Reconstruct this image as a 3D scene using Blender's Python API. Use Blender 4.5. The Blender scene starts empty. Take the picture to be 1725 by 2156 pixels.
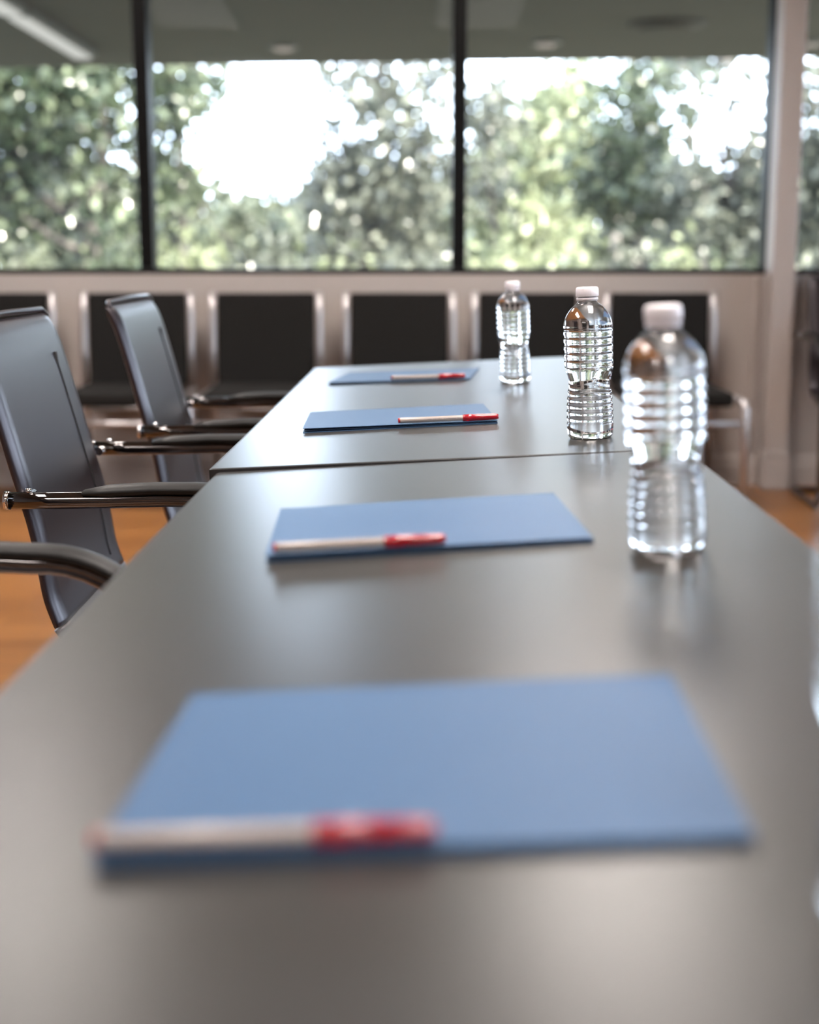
import bpy, math, random
import numpy as np
from mathutils import Vector, Matrix, Euler

random.seed(7)
rng = np.random.default_rng(7)
C = bpy.context.scene.collection
S = bpy.context.scene
PI = math.pi

# ------------------------------------------------------------------ camera
CAM_Z = 0.985
cam_d = bpy.data.cameras.new('camera')
cam = bpy.data.objects.new('camera', cam_d)
C.objects.link(cam)
cam.location = (0, 0, CAM_Z)
cam.rotation_euler = (math.radians(90 - 10.41), 0, 0)
cam_d.sensor_fit = 'VERTICAL'
cam_d.sensor_height = 36.0
cam_d.lens = 49.26
cam_d.clip_start = 0.02
cam_d.dof.use_dof = True
cam_d.dof.focus_distance = 1.92
cam_d.dof.aperture_fstop = 2.7
cam_d.dof.aperture_blades = 0
S.camera = cam

# ------------------------------------------------------------------ world, sun, exposure
w = bpy.data.worlds.new('sky')
S.world = w
w.use_nodes = True
bg = w.node_tree.nodes['Background']
bg.inputs['Color'].default_value = (0.80, 0.90, 1.0, 1)
# hazy daylight: brightest low over the horizon, bluer and dimmer overhead
_N, _L = w.node_tree.nodes, w.node_tree.links
_tc = _N.new('ShaderNodeTexCoord')
_sx = _N.new('ShaderNodeSeparateXYZ')
_rm = _N.new('ShaderNodeValToRGB')
_rm.color_ramp.elements[0].position = 0.0
_rm.color_ramp.elements[0].color = (0.74, 0.87, 1.06, 1)
_rm.color_ramp.elements[1].position = 0.75
_rm.color_ramp.elements[1].color = (0.27, 0.32, 0.38, 1)
_e = _rm.color_ramp.elements.new(0.22)
_e.color = (0.74, 0.87, 1.06, 1)
_e = _rm.color_ramp.elements.new(0.42)
_e.color = (0.38, 0.43, 0.48, 1)
_L.new(_tc.outputs['Generated'], _sx.inputs[0])
_L.new(_sx.outputs['Z'], _rm.inputs['Fac'])
_L.new(_rm.outputs['Color'], bg.inputs['Color'])
bg.inputs['Strength'].default_value = 6.0
sun_d = bpy.data.lights.new('sun', 'SUN')
sun_d.energy = 19.0
sun_d.angle = math.radians(1.0)
sun_d.color = (1.0, 0.94, 0.82)
sun = bpy.data.objects.new('sun', sun_d)
C.objects.link(sun)
sun.rotation_euler = Vector((-0.75, 0.42, -0.85)).to_track_quat('-Z', 'Y').to_euler()
LAMP = 20.0            # radiance of the room's ceiling panels
S.view_settings.view_transform = 'Standard'
S.view_settings.look = 'None'
S.view_settings.gamma = 1
S.view_settings.exposure = 1.6
S.view_settings.use_curve_mapping = False
S.cycles.max_bounces = 14
S.cycles.transmission_bounces = 14
S.cycles.transparent_max_bounces = 16
S.cycles.glossy_bounces = 6
S.cycles.diffuse_bounces = 4
S.cycles.sample_clamp_indirect = 8
S.cycles.caustics_refractive = True
S.cycles.caustics_reflective = True
S.cycles.blur_glossy = 0.6


# ------------------------------------------------------------------ materials
def mat(name, base=(0.5, 0.5, 0.5), rough=0.5, metal=0.0, ior=1.5, **kw):
    m = bpy.data.materials.new(name)
    m.use_nodes = True
    b = m.node_tree.nodes['Principled BSDF']
    b.inputs['Base Color'].default_value = (*base, 1)
    b.inputs['Roughness'].default_value = rough
    b.inputs['Metallic'].default_value = metal
    b.inputs['IOR'].default_value = ior
    for k, v in kw.items():
        b.inputs[k.replace('_', ' ')].default_value = v
    return m


def nodes(m):
    return m.node_tree.nodes, m.node_tree.links, m.node_tree.nodes['Principled BSDF']


def noise_bump(m, scale=400, strength=0.1, dist=0.001, detail=3):
    N, L, b = nodes(m)
    tc = N.new('ShaderNodeTexCoord')
    n = N.new('ShaderNodeTexNoise')
    n.inputs['Scale'].default_value = scale
    n.inputs['Detail'].default_value = detail
    bp = N.new('ShaderNodeBump')
    bp.inputs['Strength'].default_value = strength
    bp.inputs['Distance'].default_value = dist
    L.new(tc.outputs['Object'], n.inputs['Vector'])
    L.new(n.outputs['Fac'], bp.inputs['Height'])
    L.new(bp.outputs['Normal'], b.inputs['Normal'])
    return n


def noise_color(m, c1, c2, scale=5, detail=4):
    N, L, b = nodes(m)
    tc = N.new('ShaderNodeTexCoord')
    n = N.new('ShaderNodeTexNoise')
    n.inputs['Scale'].default_value = scale
    n.inputs['Detail'].default_value = detail
    r = N.new('ShaderNodeValToRGB')
    r.color_ramp.elements[0].color = (*c1, 1)
    r.color_ramp.elements[1].color = (*c2, 1)
    r.color_ramp.elements[0].position = 0.3
    r.color_ramp.elements[1].position = 0.7
    L.new(tc.outputs['Object'], n.inputs['Vector'])
    L.new(n.outputs['Fac'], r.inputs['Fac'])
    L.new(r.outputs['Color'], b.inputs['Base Color'])
    return m


M = {}
M['laminate'] = mat('dark laminate', (0.022, 0.022, 0.022), 0.31, ior=1.44)
noise_bump(M['laminate'], 900, 0.04, 0.0004)
M['edge'] = mat('black edge banding', (0.012, 0.011, 0.012), 0.4)
M['black_metal'] = mat('black powder coat', (0.015, 0.015, 0.016), 0.4)
M['folder'] = mat('blue card', (0.032, 0.074, 0.148), 0.5, ior=1.3)
noise_bump(M['folder'], 1500, 0.05, 0.0002)
M['folder_in'] = mat('blue card pocket', (0.018, 0.05, 0.11), 0.6)
M['leather'] = mat('dark leather', (0.010, 0.0075, 0.0095), 0.33, ior=1.53, Specular_Tint=(1.0, 0.93, 0.99, 1.0))
noise_bump(M['leather'], 700, 0.12, 0.0006)
M['stitch'] = mat('black stitching', (0.004, 0.004, 0.004), 0.8)
M['chrome'] = mat('chrome', (0.62, 0.60, 0.59), 0.07, 1.0)
M['dark_chrome'] = mat('dark chrome', (0.10, 0.095, 0.095), 0.08, 1.0)
M['pad'] = mat('black armrest rubber', (0.008, 0.008, 0.008), 0.5, ior=1.3)
M['black_fabric'] = mat('black upholstery', (0.005, 0.0045, 0.004), 0.85, ior=1.3)
noise_bump(M['black_fabric'], 900, 0.2, 0.0006)
M['satin'] = mat('satin steel tube', (0.46, 0.44, 0.44), 0.45, 1.0)
M['wall'] = mat('warm beige wall paint', (0.305, 0.268, 0.25), 0.6)
noise_bump(M['wall'], 180, 0.06, 0.0006)
M['trim'] = mat('warm beige trim paint', (0.335, 0.295, 0.275), 0.45)
M['ceiling'] = mat('ceiling paint', (0.50, 0.45, 0.41), 0.8)
noise_bump(M['ceiling'], 220, 0.15, 0.001)
M['frame'] = mat('black window frame', (0.004, 0.004, 0.004), 0.38, ior=1.2)
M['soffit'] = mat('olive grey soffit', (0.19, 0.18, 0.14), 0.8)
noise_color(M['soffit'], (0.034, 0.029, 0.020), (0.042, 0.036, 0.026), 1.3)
M['cap'] = mat('white bottle cap', (0.62, 0.585, 0.61), 0.35, Subsurface_Weight=0.0)
M['barrel'] = mat('pale translucent barrel', (0.34, 0.295, 0.27), 0.25, Transmission_Weight=0.1)
M['red'] = mat('red pen plastic', (0.36, 0.007, 0.016), 0.2, Transmission_Weight=0.35, ior=1.46)
M['imprint'] = mat('faint barrel imprint', (0.10, 0.09, 0.12), 0.5)
M['white_metal'] = mat('white fixture', (0.7, 0.7, 0.68), 0.4)
M['grey_metal'] = mat('grey fixture', (0.09, 0.088, 0.078), 0.5)
M['louver'] = mat('grey louver blades', (0.03, 0.03, 0.03), 0.6, 0.0)
M['bark'] = mat('bark', (0.05, 0.043, 0.04), 0.9)
M['pale_bark'] = mat('pale bark', (0.11, 0.097, 0.09), 0.9)
M['concrete'] = mat('pale ground', (0.30, 0.31, 0.22), 0.9)
noise_color(M['concrete'], (0.10, 0.105, 0.075), (0.17, 0.165, 0.14), 0.6)
M['pink_globe'] = mat('pink globe', (0.5, 0.24, 0.22), 0.3)


def emit(name, col, s):
    m = bpy.data.materials.new(name)
    m.use_nodes = True
    N = m.node_tree.nodes
    L = m.node_tree.links
    N.remove(N['Principled BSDF'])
    e = N.new('ShaderNodeEmission')
    e.inputs['Color'].default_value = (*col, 1)
    e.inputs['Strength'].default_value = s
    L.new(e.outputs[0], N['Material Output'].inputs['Surface'])
    return m


M['lamp'] = emit('warm panel light', (1.0, 0.91, 0.85), LAMP)
M['tube_light'] = emit('fluorescent diffuser', (0.95, 0.95, 0.90), 0.24)
M['spot'] = emit('downlight lens', (1.0, 0.88, 0.78), 0.16)


def glass(name, ior, col=(1, 1, 1), rough=0.0):
    m = bpy.data.materials.new(name)
    m.use_nodes = True
    N = m.node_tree.nodes
    L = m.node_tree.links
    N.remove(N['Principled BSDF'])
    e = N.new('ShaderNodeBsdfGlass')
    e.inputs['Color'].default_value = (*col, 1)
    e.inputs['IOR'].default_value = ior
    e.inputs['Roughness'].default_value = rough
    L.new(e.outputs[0], N['Material Output'].inputs['Surface'])
    return m


M['pet'] = glass('clear bottle plastic', 1.47, (0.985, 0.985, 0.99))
M['water'] = glass('water in bottle', 1.333 / 1.47, (1, 1, 1))


def pane_mat():
    m = bpy.data.materials.new('glare veiled window glass')
    m.use_nodes = True
    N = m.node_tree.nodes
    L = m.node_tree.links
    N.remove(N['Principled BSDF'])
    t = N.new('ShaderNodeBsdfTransparent')
    t.inputs['Color'].default_value = (0.93, 0.95, 0.94, 1)
    g = N.new('ShaderNodeBsdfGlossy')
    g.inputs['Roughness'].default_value = 0.02
    d = N.new('ShaderNodeBsdfTranslucent')  # faint translucent veil standing in for glare on the glass
    d.inputs['Color'].default_value = (0.9, 0.9, 0.9, 1)
    lw = N.new('ShaderNodeFresnel')
    lw.inputs['IOR'].default_value = 1.5
    m1 = N.new('ShaderNodeMixShader')
    m2 = N.new('ShaderNodeMixShader')
    m2.inputs['Fac'].default_value = 0.012
    L.new(lw.outputs[0], m1.inputs['Fac'])
    L.new(t.outputs[0], m1.inputs[1])
    L.new(g.outputs[0], m1.inputs[2])
    L.new(m1.outputs[0], m2.inputs[1])
    L.new(d.outputs[0], m2.inputs[2])
    L.new(m2.outputs[0], N['Material Output'].inputs['Surface'])
    return m


M['pane'] = pane_mat()


def leaf_mat(name, c1, c2, gloss=0.24):
    m = bpy.data.materials.new(name)
    m.use_nodes = True
    N = m.node_tree.nodes
    L = m.node_tree.links
    b = N['Principled BSDF']
    gi = N.new('ShaderNodeNewGeometry')
    r = N.new('ShaderNodeValToRGB')
    r.color_ramp.elements[0].color = (*c1, 1)
    r.color_ramp.elements[1].color = (*c2, 1)
    e = r.color_ramp.elements.new(0.86)
    e.color = (*[a + (b_ - a) * 0.8 for a, b_ in zip(c1, c2)], 1)
    r.color_ramp.elements[2].color = (*[min(1, b_ * 2.0 + 0.03) for b_ in c2], 1)  # palest leaves have sun glints put into their colour
    L.new(gi.outputs['Random Per Island'], r.inputs['Fac'])
    L.new(r.outputs['Color'], b.inputs['Base Color'])
    b.inputs['Roughness'].default_value = gloss
    t = N.new('ShaderNodeBsdfTranslucent')
    L.new(r.outputs['Color'], t.inputs['Color'])
    mx = N.new('ShaderNodeMixShader')
    mx.inputs['Fac'].default_value = 0.35
    L.new(b.outputs[0], mx.inputs[1])
    L.new(t.outputs[0], mx.inputs[2])
    L.new(mx.outputs[0], N['Material Output'].inputs['Surface'])
    return m


M['leaf_dark'] = leaf_mat('grey green leaves', (0.018, 0.030, 0.016), (0.085, 0.10, 0.062))
M['leaf_mid'] = leaf_mat('sage leaves', (0.03, 0.036, 0.028), (0.125, 0.13, 0.105))
M['leaf_pale'] = leaf_mat('sunlit yellow green leaves', (0.10, 0.118, 0.06), (0.22, 0.235, 0.15), 0.45)
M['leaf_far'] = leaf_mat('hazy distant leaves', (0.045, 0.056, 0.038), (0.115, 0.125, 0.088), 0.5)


def wood_mat():
    m = mat('orange oak planks', (0.4, 0.2, 0.07), 0.32)
    N, L, b = nodes(m)
    tc = N.new('ShaderNodeTexCoord')
    mp = N.new('ShaderNodeMapping')
    br = N.new('ShaderNodeTexBrick')
    br.inputs['Scale'].default_value = 1.0
    br.inputs['Brick Width'].default_value = 1.1
    br.inputs['Row Height'].default_value = 0.075
    br.inputs['Mortar Size'].default_value = 0.0012
    br.inputs['Color1'].default_value = (0.24, 0.105, 0.032, 1)
    br.inputs['Color2'].default_value = (0.17, 0.07, 0.021, 1)
    br.inputs['Mortar'].default_value = (0.10, 0.045, 0.02, 1)
    mp2 = N.new('ShaderNodeMapping')
    mp2.inputs['Scale'].default_value = (1.2, 26, 1)
    n = N.new('ShaderNodeTexNoise')
    n.inputs['Scale'].default_value = 3
    n.inputs['Detail'].default_value = 6
    mix = N.new('ShaderNodeMixRGB')
    mix.blend_type = 'MULTIPLY'
    mix.inputs['Fac'].default_value = 0.55
    r = N.new('ShaderNodeValToRGB')
    r.color_ramp.elements[0].color = (0.55, 0.5, 0.45, 1)
    r.color_ramp.elements[1].color = (1.15, 1.12, 1.05, 1)
    L.new(tc.outputs['Object'], mp.inputs['Vector'])
    L.new(mp.outputs[0], br.inputs['Vector'])
    L.new(tc.outputs['Object'], mp2.inputs['Vector'])
    L.new(mp2.outputs[0], n.inputs['Vector'])
    L.new(n.outputs['Fac'], r.inputs['Fac'])
    L.new(br.outputs['Color'], mix.inputs[1])
    L.new(r.outputs['Color'], mix.inputs[2])
    L.new(mix.outputs[0], b.inputs['Base Color'])
    return m


M['wood'] = wood_mat()


# ------------------------------------------------------------------ mesh helpers
class MB:
    def __init__(self):
        self.v, self.f, self.sm = [], [], []

    def add(self, vs, fs, smooth=False):
        o = len(self.v)
        self.v += [tuple(p) for p in vs]
        self.f += [tuple(i + o for i in f) for f in fs]
        self.sm += [smooth] * len(fs)
        return self

    def box(self, x0, x1, y0, y1, z0, z1):
        vs = [(x, y, z) for z in (z0, z1) for y in (y0, y1) for x in (x0, x1)]
        fs = [(0, 2, 3, 1), (4, 5, 7, 6), (0, 1, 5, 4), (2, 6, 7, 3), (0, 4, 6, 2), (1, 3, 7, 5)]
        return self.add(vs, fs)

    def tube(self, pts, r, n=14, cap=True, ry=None):
        """round (or oval, ry = second radius) tube through pts"""
        pts = [Vector(p) for p in pts]
        rs = r if isinstance(r, (list, tuple)) else [r] * len(pts)
        k = len(pts)
        tang = []
        for i in range(k):
            a = pts[max(i - 1, 0)]
            b = pts[min(i + 1, k - 1)]
            tang.append((b - a).normalized())
        up = Vector((0, 0, 1)) if abs(tang[0].z) < 0.9 else Vector((1, 0, 0))
        u = tang[0].cross(up).normalized()
        vs, fs = [], []
        for i in range(k):
            if i:
                ax = tang[i - 1].cross(tang[i])
                if ax.length > 1e-9:
                    ang = tang[i - 1].angle(tang[i])
                    u = Matrix.Rotation(ang, 3, ax.normalized()) @ u
            v = tang[i].cross(u)
            for j in range(n):
                a = 2 * PI * j / n
                q = (ry / r) if ry and not isinstance(r, (list, tuple)) else 1
                vs.append(pts[i] + u * (math.cos(a) * rs[i]) + v * (math.sin(a) * rs[i] * q))
        for i in range(k - 1):
            for j in range(n):
                a, b = i * n + j, i * n + (j + 1) % n
                fs.append((a, b, b + n, a + n))
        self.add(vs, fs, True)
        if cap:
            o = len(self.v) - k * n
            self.f.append(tuple(o + j for j in range(n))[::-1])
            self.f.append(tuple(o + (k - 1) * n + j for j in range(n)))
            self.sm += [False, False]
        return self

    def lathe(self, prof, n=32, disp=None, ax=None):
        """prof: (r, z) list, closed at both ends"""
        vs, fs = [], []
        for i, (r, z) in enumerate(prof):
            for j in range(n):
                a = 2 * PI * j / n
                rr, zz = r, z
                if disp:
                    rr, zz = disp(r, z, a)
                vs.append((rr * math.cos(a), rr * math.sin(a), zz))
        k = len(prof)
        for i in range(k - 1):
            for j in range(n):
                a, b = i * n + j, i * n + (j + 1) % n
                fs.append((a, b, b + n, a + n))
        o = len(self.v)
        self.add(vs, fs, True)
        self.f.append(tuple(o + j for j in range(n))[::-1])
        self.f.append(tuple(o + (k - 1) * n + j for j in range(n)))
        self.sm += [False, False]
        return self

    def extrude_x(self, poly, x0, x1):
        n = len(poly)
        vs = [(x0, p[0], p[1]) for p in poly] + [(x1, p[0], p[1]) for p in poly]
        fs = [tuple(range(n))[::-1], tuple(range(n, 2 * n))]
        fs += [(i, (i + 1) % n, n + (i + 1) % n, n + i) for i in range(n)]
        return self.add(vs, fs)

    def build(self, name, m, parent=None, bevel=0, loc=None, rot=None, seg=2):
        me = bpy.data.meshes.new(name)
        me.from_pydata(self.v, [], self.f)
        me.polygons.foreach_set('use_smooth', self.sm)
        me.materials.append(m if not isinstance(m, str) else M[m])
        me.update()
        o = bpy.data.objects.new(name, me)
        C.objects.link(o)
        if parent is not None:
            o.parent = parent
        if loc is not None:
            o.location = loc
        if rot is not None:
            o.rotation_euler = rot
        if bevel:
            md = o.modifiers.new('bevel', 'BEVEL')
            md.width = bevel
            md.segments = seg
            md.limit_method = 'ANGLE'
        return o


def box(*a):
    return MB().box(*a)


def tag(o, label=None, cat=None, group=None, kind=None):
    if label:
        o['label'] = label
    if cat:
        o['category'] = cat
    if group:
        o['group'] = group
    if kind:
        o['kind'] = kind
    return o


def empty(name, loc=(0, 0, 0), rz=0):
    o = bpy.data.objects.new(name, None)
    o.empty_display_size = 0.1
    C.objects.link(o)
    o.location = loc
    o.rotation_euler = (0, 0, rz)
    return o


def copy_tree(o, parent=None):
    c = o.copy()
    C.objects.link(c)
    if parent is not None:
        c.parent = parent
    for ch in list(o.children):
        copy_tree(ch, c)
    return c


def arc(cx, cz, r, a0, a1, n=8):
    return [(cx + r * math.cos(a0 + (a1 - a0) * i / n), cz + r * math.sin(a0 + (a1 - a0) * i / n)) for i in range(n + 1)]


# ------------------------------------------------------------------ the room
XL, XR, YB, YW = -3.9, 4.3, -3.2, 6.02
CEIL = 2.75
SILL, WTOP = 0.903, 2.42
tag(box(XL, XR, YB, YW, -0.05, 0).build('floor', 'wood'), 'orange brown wood plank floor', 'floor', kind='structure')
tag(box(XL, XR, YB, YW + 0.2, CEIL, CEIL + 0.1).build('ceiling', 'ceiling'), 'warm off-white ceiling', 'ceiling', kind='structure')
tag(box(XL, XR, YW, YW + 0.18, -0.05, SILL).build('wall_front', 'wall'), 'beige wall below the windows', 'wall', kind='structure')
tag(box(XL, XR, YW, YW + 0.18, WTOP, CEIL).build('wall_top', 'wall'), 'beige wall strip above the windows', 'wall', kind='structure')
tag(box(XL - 0.15, XL, YB, YW + 0.18, -0.05, CEIL).build('wall_left', 'wall'), 'beige wall left of the table', 'wall', kind='structure')
RW0, RW1 = -0.6, 5.2      # unseen window strip added in the right-hand wall for bluish side light
rw = box(XR, XR + 0.15, YB, YW + 0.18, -0.05, SILL).box(XR, XR + 0.15, YB, YW + 0.18, 2.3, CEIL)
rw.box(XR, XR + 0.15, YB, RW0, SILL, 2.3).box(XR, XR + 0.15, RW1, YW + 0.18, SILL, 2.3)
tag(rw.build('wall_right', 'wall'), 'beige wall right of the table with an added strip of windows for side light', 'wall', kind='structure')
tag(box(XL, XR, YB - 0.15, YB, -0.05, CEIL).build('wall_rear', 'wall'), 'beige wall behind the viewer', 'wall', kind='structure')
# baseboard with a small stepped top
bb = MB().extrude_x([(YW, 0), (YW - 0.022, 0), (YW - 0.022, 0.085), (YW - 0.016, 0.10), (YW - 0.016, 0.118), (YW - 0.008, 0.13), (YW, 0.13)], XL, XR)
tag(bb.build('baseboard_front', 'trim'), 'beige moulded baseboard under the windows', 'baseboard', kind='structure')
# the post between the third and fourth window, full height with a plinth
COLX = 1.555
cb = box(COLX - 0.048, COLX + 0.048, YW - 0.12, YW, 0, CEIL)
cb.box(COLX - 0.058, COLX + 0.058, YW - 0.137, YW, 0, 0.145)
cb.box(COLX - 0.053, COLX + 0.053, YW - 0.128, YW, 0.145, 0.165)
tag(cb.build('trim_1', 'trim', bevel=0.004), 'beige wall post with a plinth between the windows', 'post', kind='structure')
# raised edge strips on the wall beside the post
for i, x in enumerate((COLX - 0.085, COLX + 0.075)):
    tag(box(x - 0.008, x + 0.008, YW - 0.02, YW, 0.13, SILL).build('trim_%d' % (i + 2), 'trim', bevel=0.003),
        'thin beige wall strip %s of the post' % ('left', 'right')[i], 'trim', kind='structure')

mull = [-3.775, -2.445, -1.118, 0.209, 1.536, 2.863, 4.19]
for i in range(6):
    x0, x1 = mull[i], mull[i + 1]
    if i == 4:
        x0 = 1.57
    t = empty('window_%d' % (i + 1), ((x0 + x1) / 2, YW + 0.09, SILL))
    tag(t, 'black framed window pane, number %d along the wall' % (i + 1), 'window', kind='structure')
    W = (x1 - x0) / 2
    H = WTOP - SILL
    f = box(-W, W, -0.055, 0.055, 0, 0.024)
    f.box(-W, W, -0.055, 0.055, H - 0.03, H)
    f.box(-W, -W + 0.03, -0.055, 0.055, 0.024, H - 0.03)
    f.box(W - 0.03, W, -0.055, 0.055, 0.024, H - 0.03)
    f.build('window_frame', 'frame', t, bevel=0.003)
    p = MB().add([(-W + 0.028, 0.0, 0.022), (W - 0.028, 0.0, 0.022), (W - 0.028, 0.0, H - 0.028), (-W + 0.028, 0.0, H - 0.028)], [(0, 1, 2, 3)])
    tag(p.build('window_glass', 'pane', t), 'clear glass pane')

for i in range(3):  # added windows, an unseen source of light from the right
    y0, y1 = RW0 + (RW1 - RW0) * i / 3, RW0 + (RW1 - RW0) * (i + 1) / 3
    t = empty('window_%d' % (i + 7), (XR + 0.07, (y0 + y1) / 2, SILL))
    tag(t, 'black framed window added for side light in the right-hand wall, %s' % ('farthest from the front', 'middle one', 'nearest the front')[i], 'window', kind='structure')
    W, H = (y1 - y0) / 2, 2.3 - SILL
    f = box(-0.05, 0.05, -W, W, 0, 0.024).box(-0.05, 0.05, -W, W, H - 0.03, H)
    f.box(-0.05, 0.05, -W, -W + 0.03, 0.024, H - 0.03).box(-0.05, 0.05, W - 0.03, W, 0.024, H - 0.03)
    f.build('window_frame', 'frame', t, bevel=0.003)
    MB().add([(0, -W + 0.028, 0.022), (0, W - 0.028, 0.022), (0, W - 0.028, H - 0.028), (0, -W + 0.028, H - 0.028)], [(0, 1, 2, 3)]).build('window_glass', 'pane', t)

# the room's ceiling panel lights, two rows along the table
k = 0
for x in (-1.6, 0.5):
    for y in (4.6, 1.6, -1.4):
        t = empty('ceiling_light', (x, y, CEIL))
        tag(t, 'warm ceiling panel light over the %s side of the table, %s' % (('left', 'right')[x > 0], {4.6: 'nearest the windows', 1.6: 'middle of its row', -1.4: 'farthest from the windows'}[y]),
            'ceiling light', 'panel lights on the ceiling')
        f = box(-0.32, -0.30, -0.62, 0.62, -0.052, 0).box(0.30, 0.32, -0.62, 0.62, -0.052, 0)
        f.box(-0.30, 0.30, -0.62, -0.60, -0.052, 0).box(-0.30, 0.30, 0.60, 0.62, -0.052, 0)
        f.build('light_frame', 'grey_metal', t)
        box(-0.30, 0.30, -0.60, 0.60, -0.012, -0.002).build('diffuser', 'lamp', t)
        lv = MB()  # unseen blades added to hide the panels' reflection in the front windows
        for q in range(1, 9):
            lv.box(-0.30, 0.30, -0.60 + q * 0.1333 - 0.002, -0.60 + q * 0.1333 + 0.002, -0.05, -0.014)
        for q in range(1, 6):
            lv.box(-0.30 + q * 0.1 - 0.002, -0.30 + q * 0.1 + 0.002, -0.60, 0.60, -0.05, -0.014)
        lv.build('louver', 'louver', t)

# ------------------------------------------------------------------ outside
GZ = -0.4
tag(box(-40, 40, -12, 70, GZ - 0.1, GZ).build('ground', 'concrete'), 'grey green ground outside the windows', 'ground', kind='structure')
# deep roof overhang, its front edge a little askew to the wall
SOF = 2.45
ov = MB()
ov.add([(-9, YW + 0.16, SOF), (9, YW + 0.16, SOF), (9, 10.55, SOF), (-9, 12.15, SOF),
        (-9, YW + 0.16, SOF + 0.35), (9, YW + 0.16, SOF + 0.35), (9, 10.55, SOF + 0.35), (-9, 12.15, SOF + 0.35)],
       [(0, 1, 2, 3), (7, 6, 5, 4), (0, 4, 5, 1), (1, 5, 6, 2), (2, 6, 7, 3), (3, 7, 4, 0)])
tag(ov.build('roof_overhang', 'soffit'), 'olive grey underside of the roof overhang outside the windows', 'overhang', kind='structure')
tag(box(XR + 0.15, XR + 2.4, YB - 1.0, YW + 0.16, SOF, SOF + 0.35).build('roof_overhang', 'soffit'), 'olive grey overhang added outside the right-hand wall to block the sun', 'overhang', kind='structure')  # unseen overhang added to keep sun out of the right-hand windows
for j, (y0, y1, lab) in enumerate(((8.85, 10.65, 'white linear strip light under the overhang, nearer its outer edge'),
                                   (6.9, 8.78, 'white linear strip light under the overhang, nearer the windows'))):
    t = empty('strip_light', (-2.37, (y0 + y1) / 2, SOF))
    tag(t, lab, 'strip light', 'strip lights under the overhang')
    hl = (y1 - y0) / 2
    box(-0.085, 0.085, -hl, hl, -0.05, 0).build('housing', 'grey_metal', t, bevel=0.006)
    box(-0.06, 0.06, -hl + 0.03, hl - 0.03, -0.068, -0.05).build('diffuser', 'tube_light', t, bevel=0.006)
for x, y, lab in ((-0.90, 10.45, 'round downlight under the overhang above the second window'),
                  (0.955, 10.25, 'round downlight under the overhang above the third window'),
                  (2.80, 10.25, 'round downlight under the overhang right of the post')):
    t = empty('downlight', (x, y, SOF))
    tag(t, lab, 'downlight', 'downlights under the overhang')
    MB().lathe([(0.075, -0.02), (0.105, -0.015), (0.11, 0.0), (0.07, 0.0)], 24).build('trim_ring', 'grey_metal', t)
    MB().lathe([(0.072, -0.028), (0.072, -0.018)], 24).build('lens', 'spot', t)
t = empty('ceiling_vent', (1.66, 9.45, SOF))
tag(t, 'round grey vent in the overhang above the third window', 'vent')
MB().lathe([(0.20, -0.03), (0.24, -0.02), (0.25, 0), (0.19, 0)], 32).build('vent_ring', 'soffit', t)
MB().lathe([(0.15, -0.05), (0.19, -0.035), (0.19, -0.02)], 32).build('vent_plate', 'soffit', t)


def leaves(clusters, size, n_sub, spread):
    """clusters: (x,y,z, rx,ry,rz, count); leaf = a folded pair of triangles-quad"""
    cen = []
    for (x, y, z, rx, ry, rz, n) in clusters:
        ns = max(1, n // n_sub)
        d = rng.normal(size=(ns, 3))
        d /= np.linalg.norm(d, axis=1)[:, None]
        d *= rng.random((ns, 1)) ** 0.4
        sub = np.array([x, y, z]) + d * np.array([rx, ry, rz])
        pts = np.repeat(sub, n_sub, axis=0) + rng.normal(size=(ns * n_sub, 3)) * spread
        cen.append(pts)
    c = np.concatenate(cen)
    n = len(c)
    a = rng.normal(size=(n, 3))
    a[:, 2] -= 0.5
    a /= np.linalg.norm(a, axis=1)[:, None]
    b = rng.normal(size=(n, 3))
    b -= a * (a * b).sum(1)[:, None]
    b /= np.linalg.norm(b, axis=1)[:, None]
    nn = np.cross(a, b)
    size = size * 1.6
    L = (size * (0.6 + 0.8 * rng.random(n)))[:, None]
    Wd = L * 0.27
    v = np.empty((n, 6, 3))
    v[:, 0] = c
    v[:, 1] = c + a * L * 0.45 + b * Wd + nn * Wd * 0.3
    v[:, 2] = c + a * L
    v[:, 3] = c + a * L * 0.45 - b * Wd + nn * Wd * 0.3
    v[:, 4] = c + a * L * 0.02
    v[:, 5] = c + a * L * 0.98
    v = v[:, :4]
    me = bpy.data.meshes.new('foliage')
    me.vertices.add(n * 4)
    me.vertices.foreach_set('co', v.reshape(-1).astype(np.float32))
    me.loops.add(n * 6)
    idx = (np.arange(n)[:, None] * 4 + np.array([0, 1, 2, 0, 2, 3])[None]).reshape(-1)
    me.loops.foreach_set('vertex_index', idx.astype(np.int32))
    me.polygons.add(n * 2)
    me.polygons.foreach_set('loop_start', np.arange(0, n * 6, 3, dtype=np.int32))
    me.update(calc_edges=True)
    return me


def px(x, y, Y):
    """metres on the plane at distance Y from where the photographer stands (scale of the view out)"""
    s = Y / 2950 * 1.0
    return ((x - 862) * s * 1.018, CAM_Z + (536 - y) * s)


def branchy(m, p0, p1, r0, r1, bend=0.1, n=7):
    p0, p1 = Vector(p0), Vector(p1)
    d = p1 - p0
    off = Vector((random.uniform(-1, 1), random.uniform(-1, 1), random.uniform(-.3, .3))) * d.length * bend
    pts = []
    for i in range(n + 1):
        t = i / n
        pts.append(p0 + d * t + off * math.sin(PI * t) + Vector((random.gauss(0, 1), random.gauss(0, 1), 0)) * r0 * 0.15)
    m.tube(pts, [r0 + (r1 - r0) * i / n for i in range(n + 1)], 8)
    return pts


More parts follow.
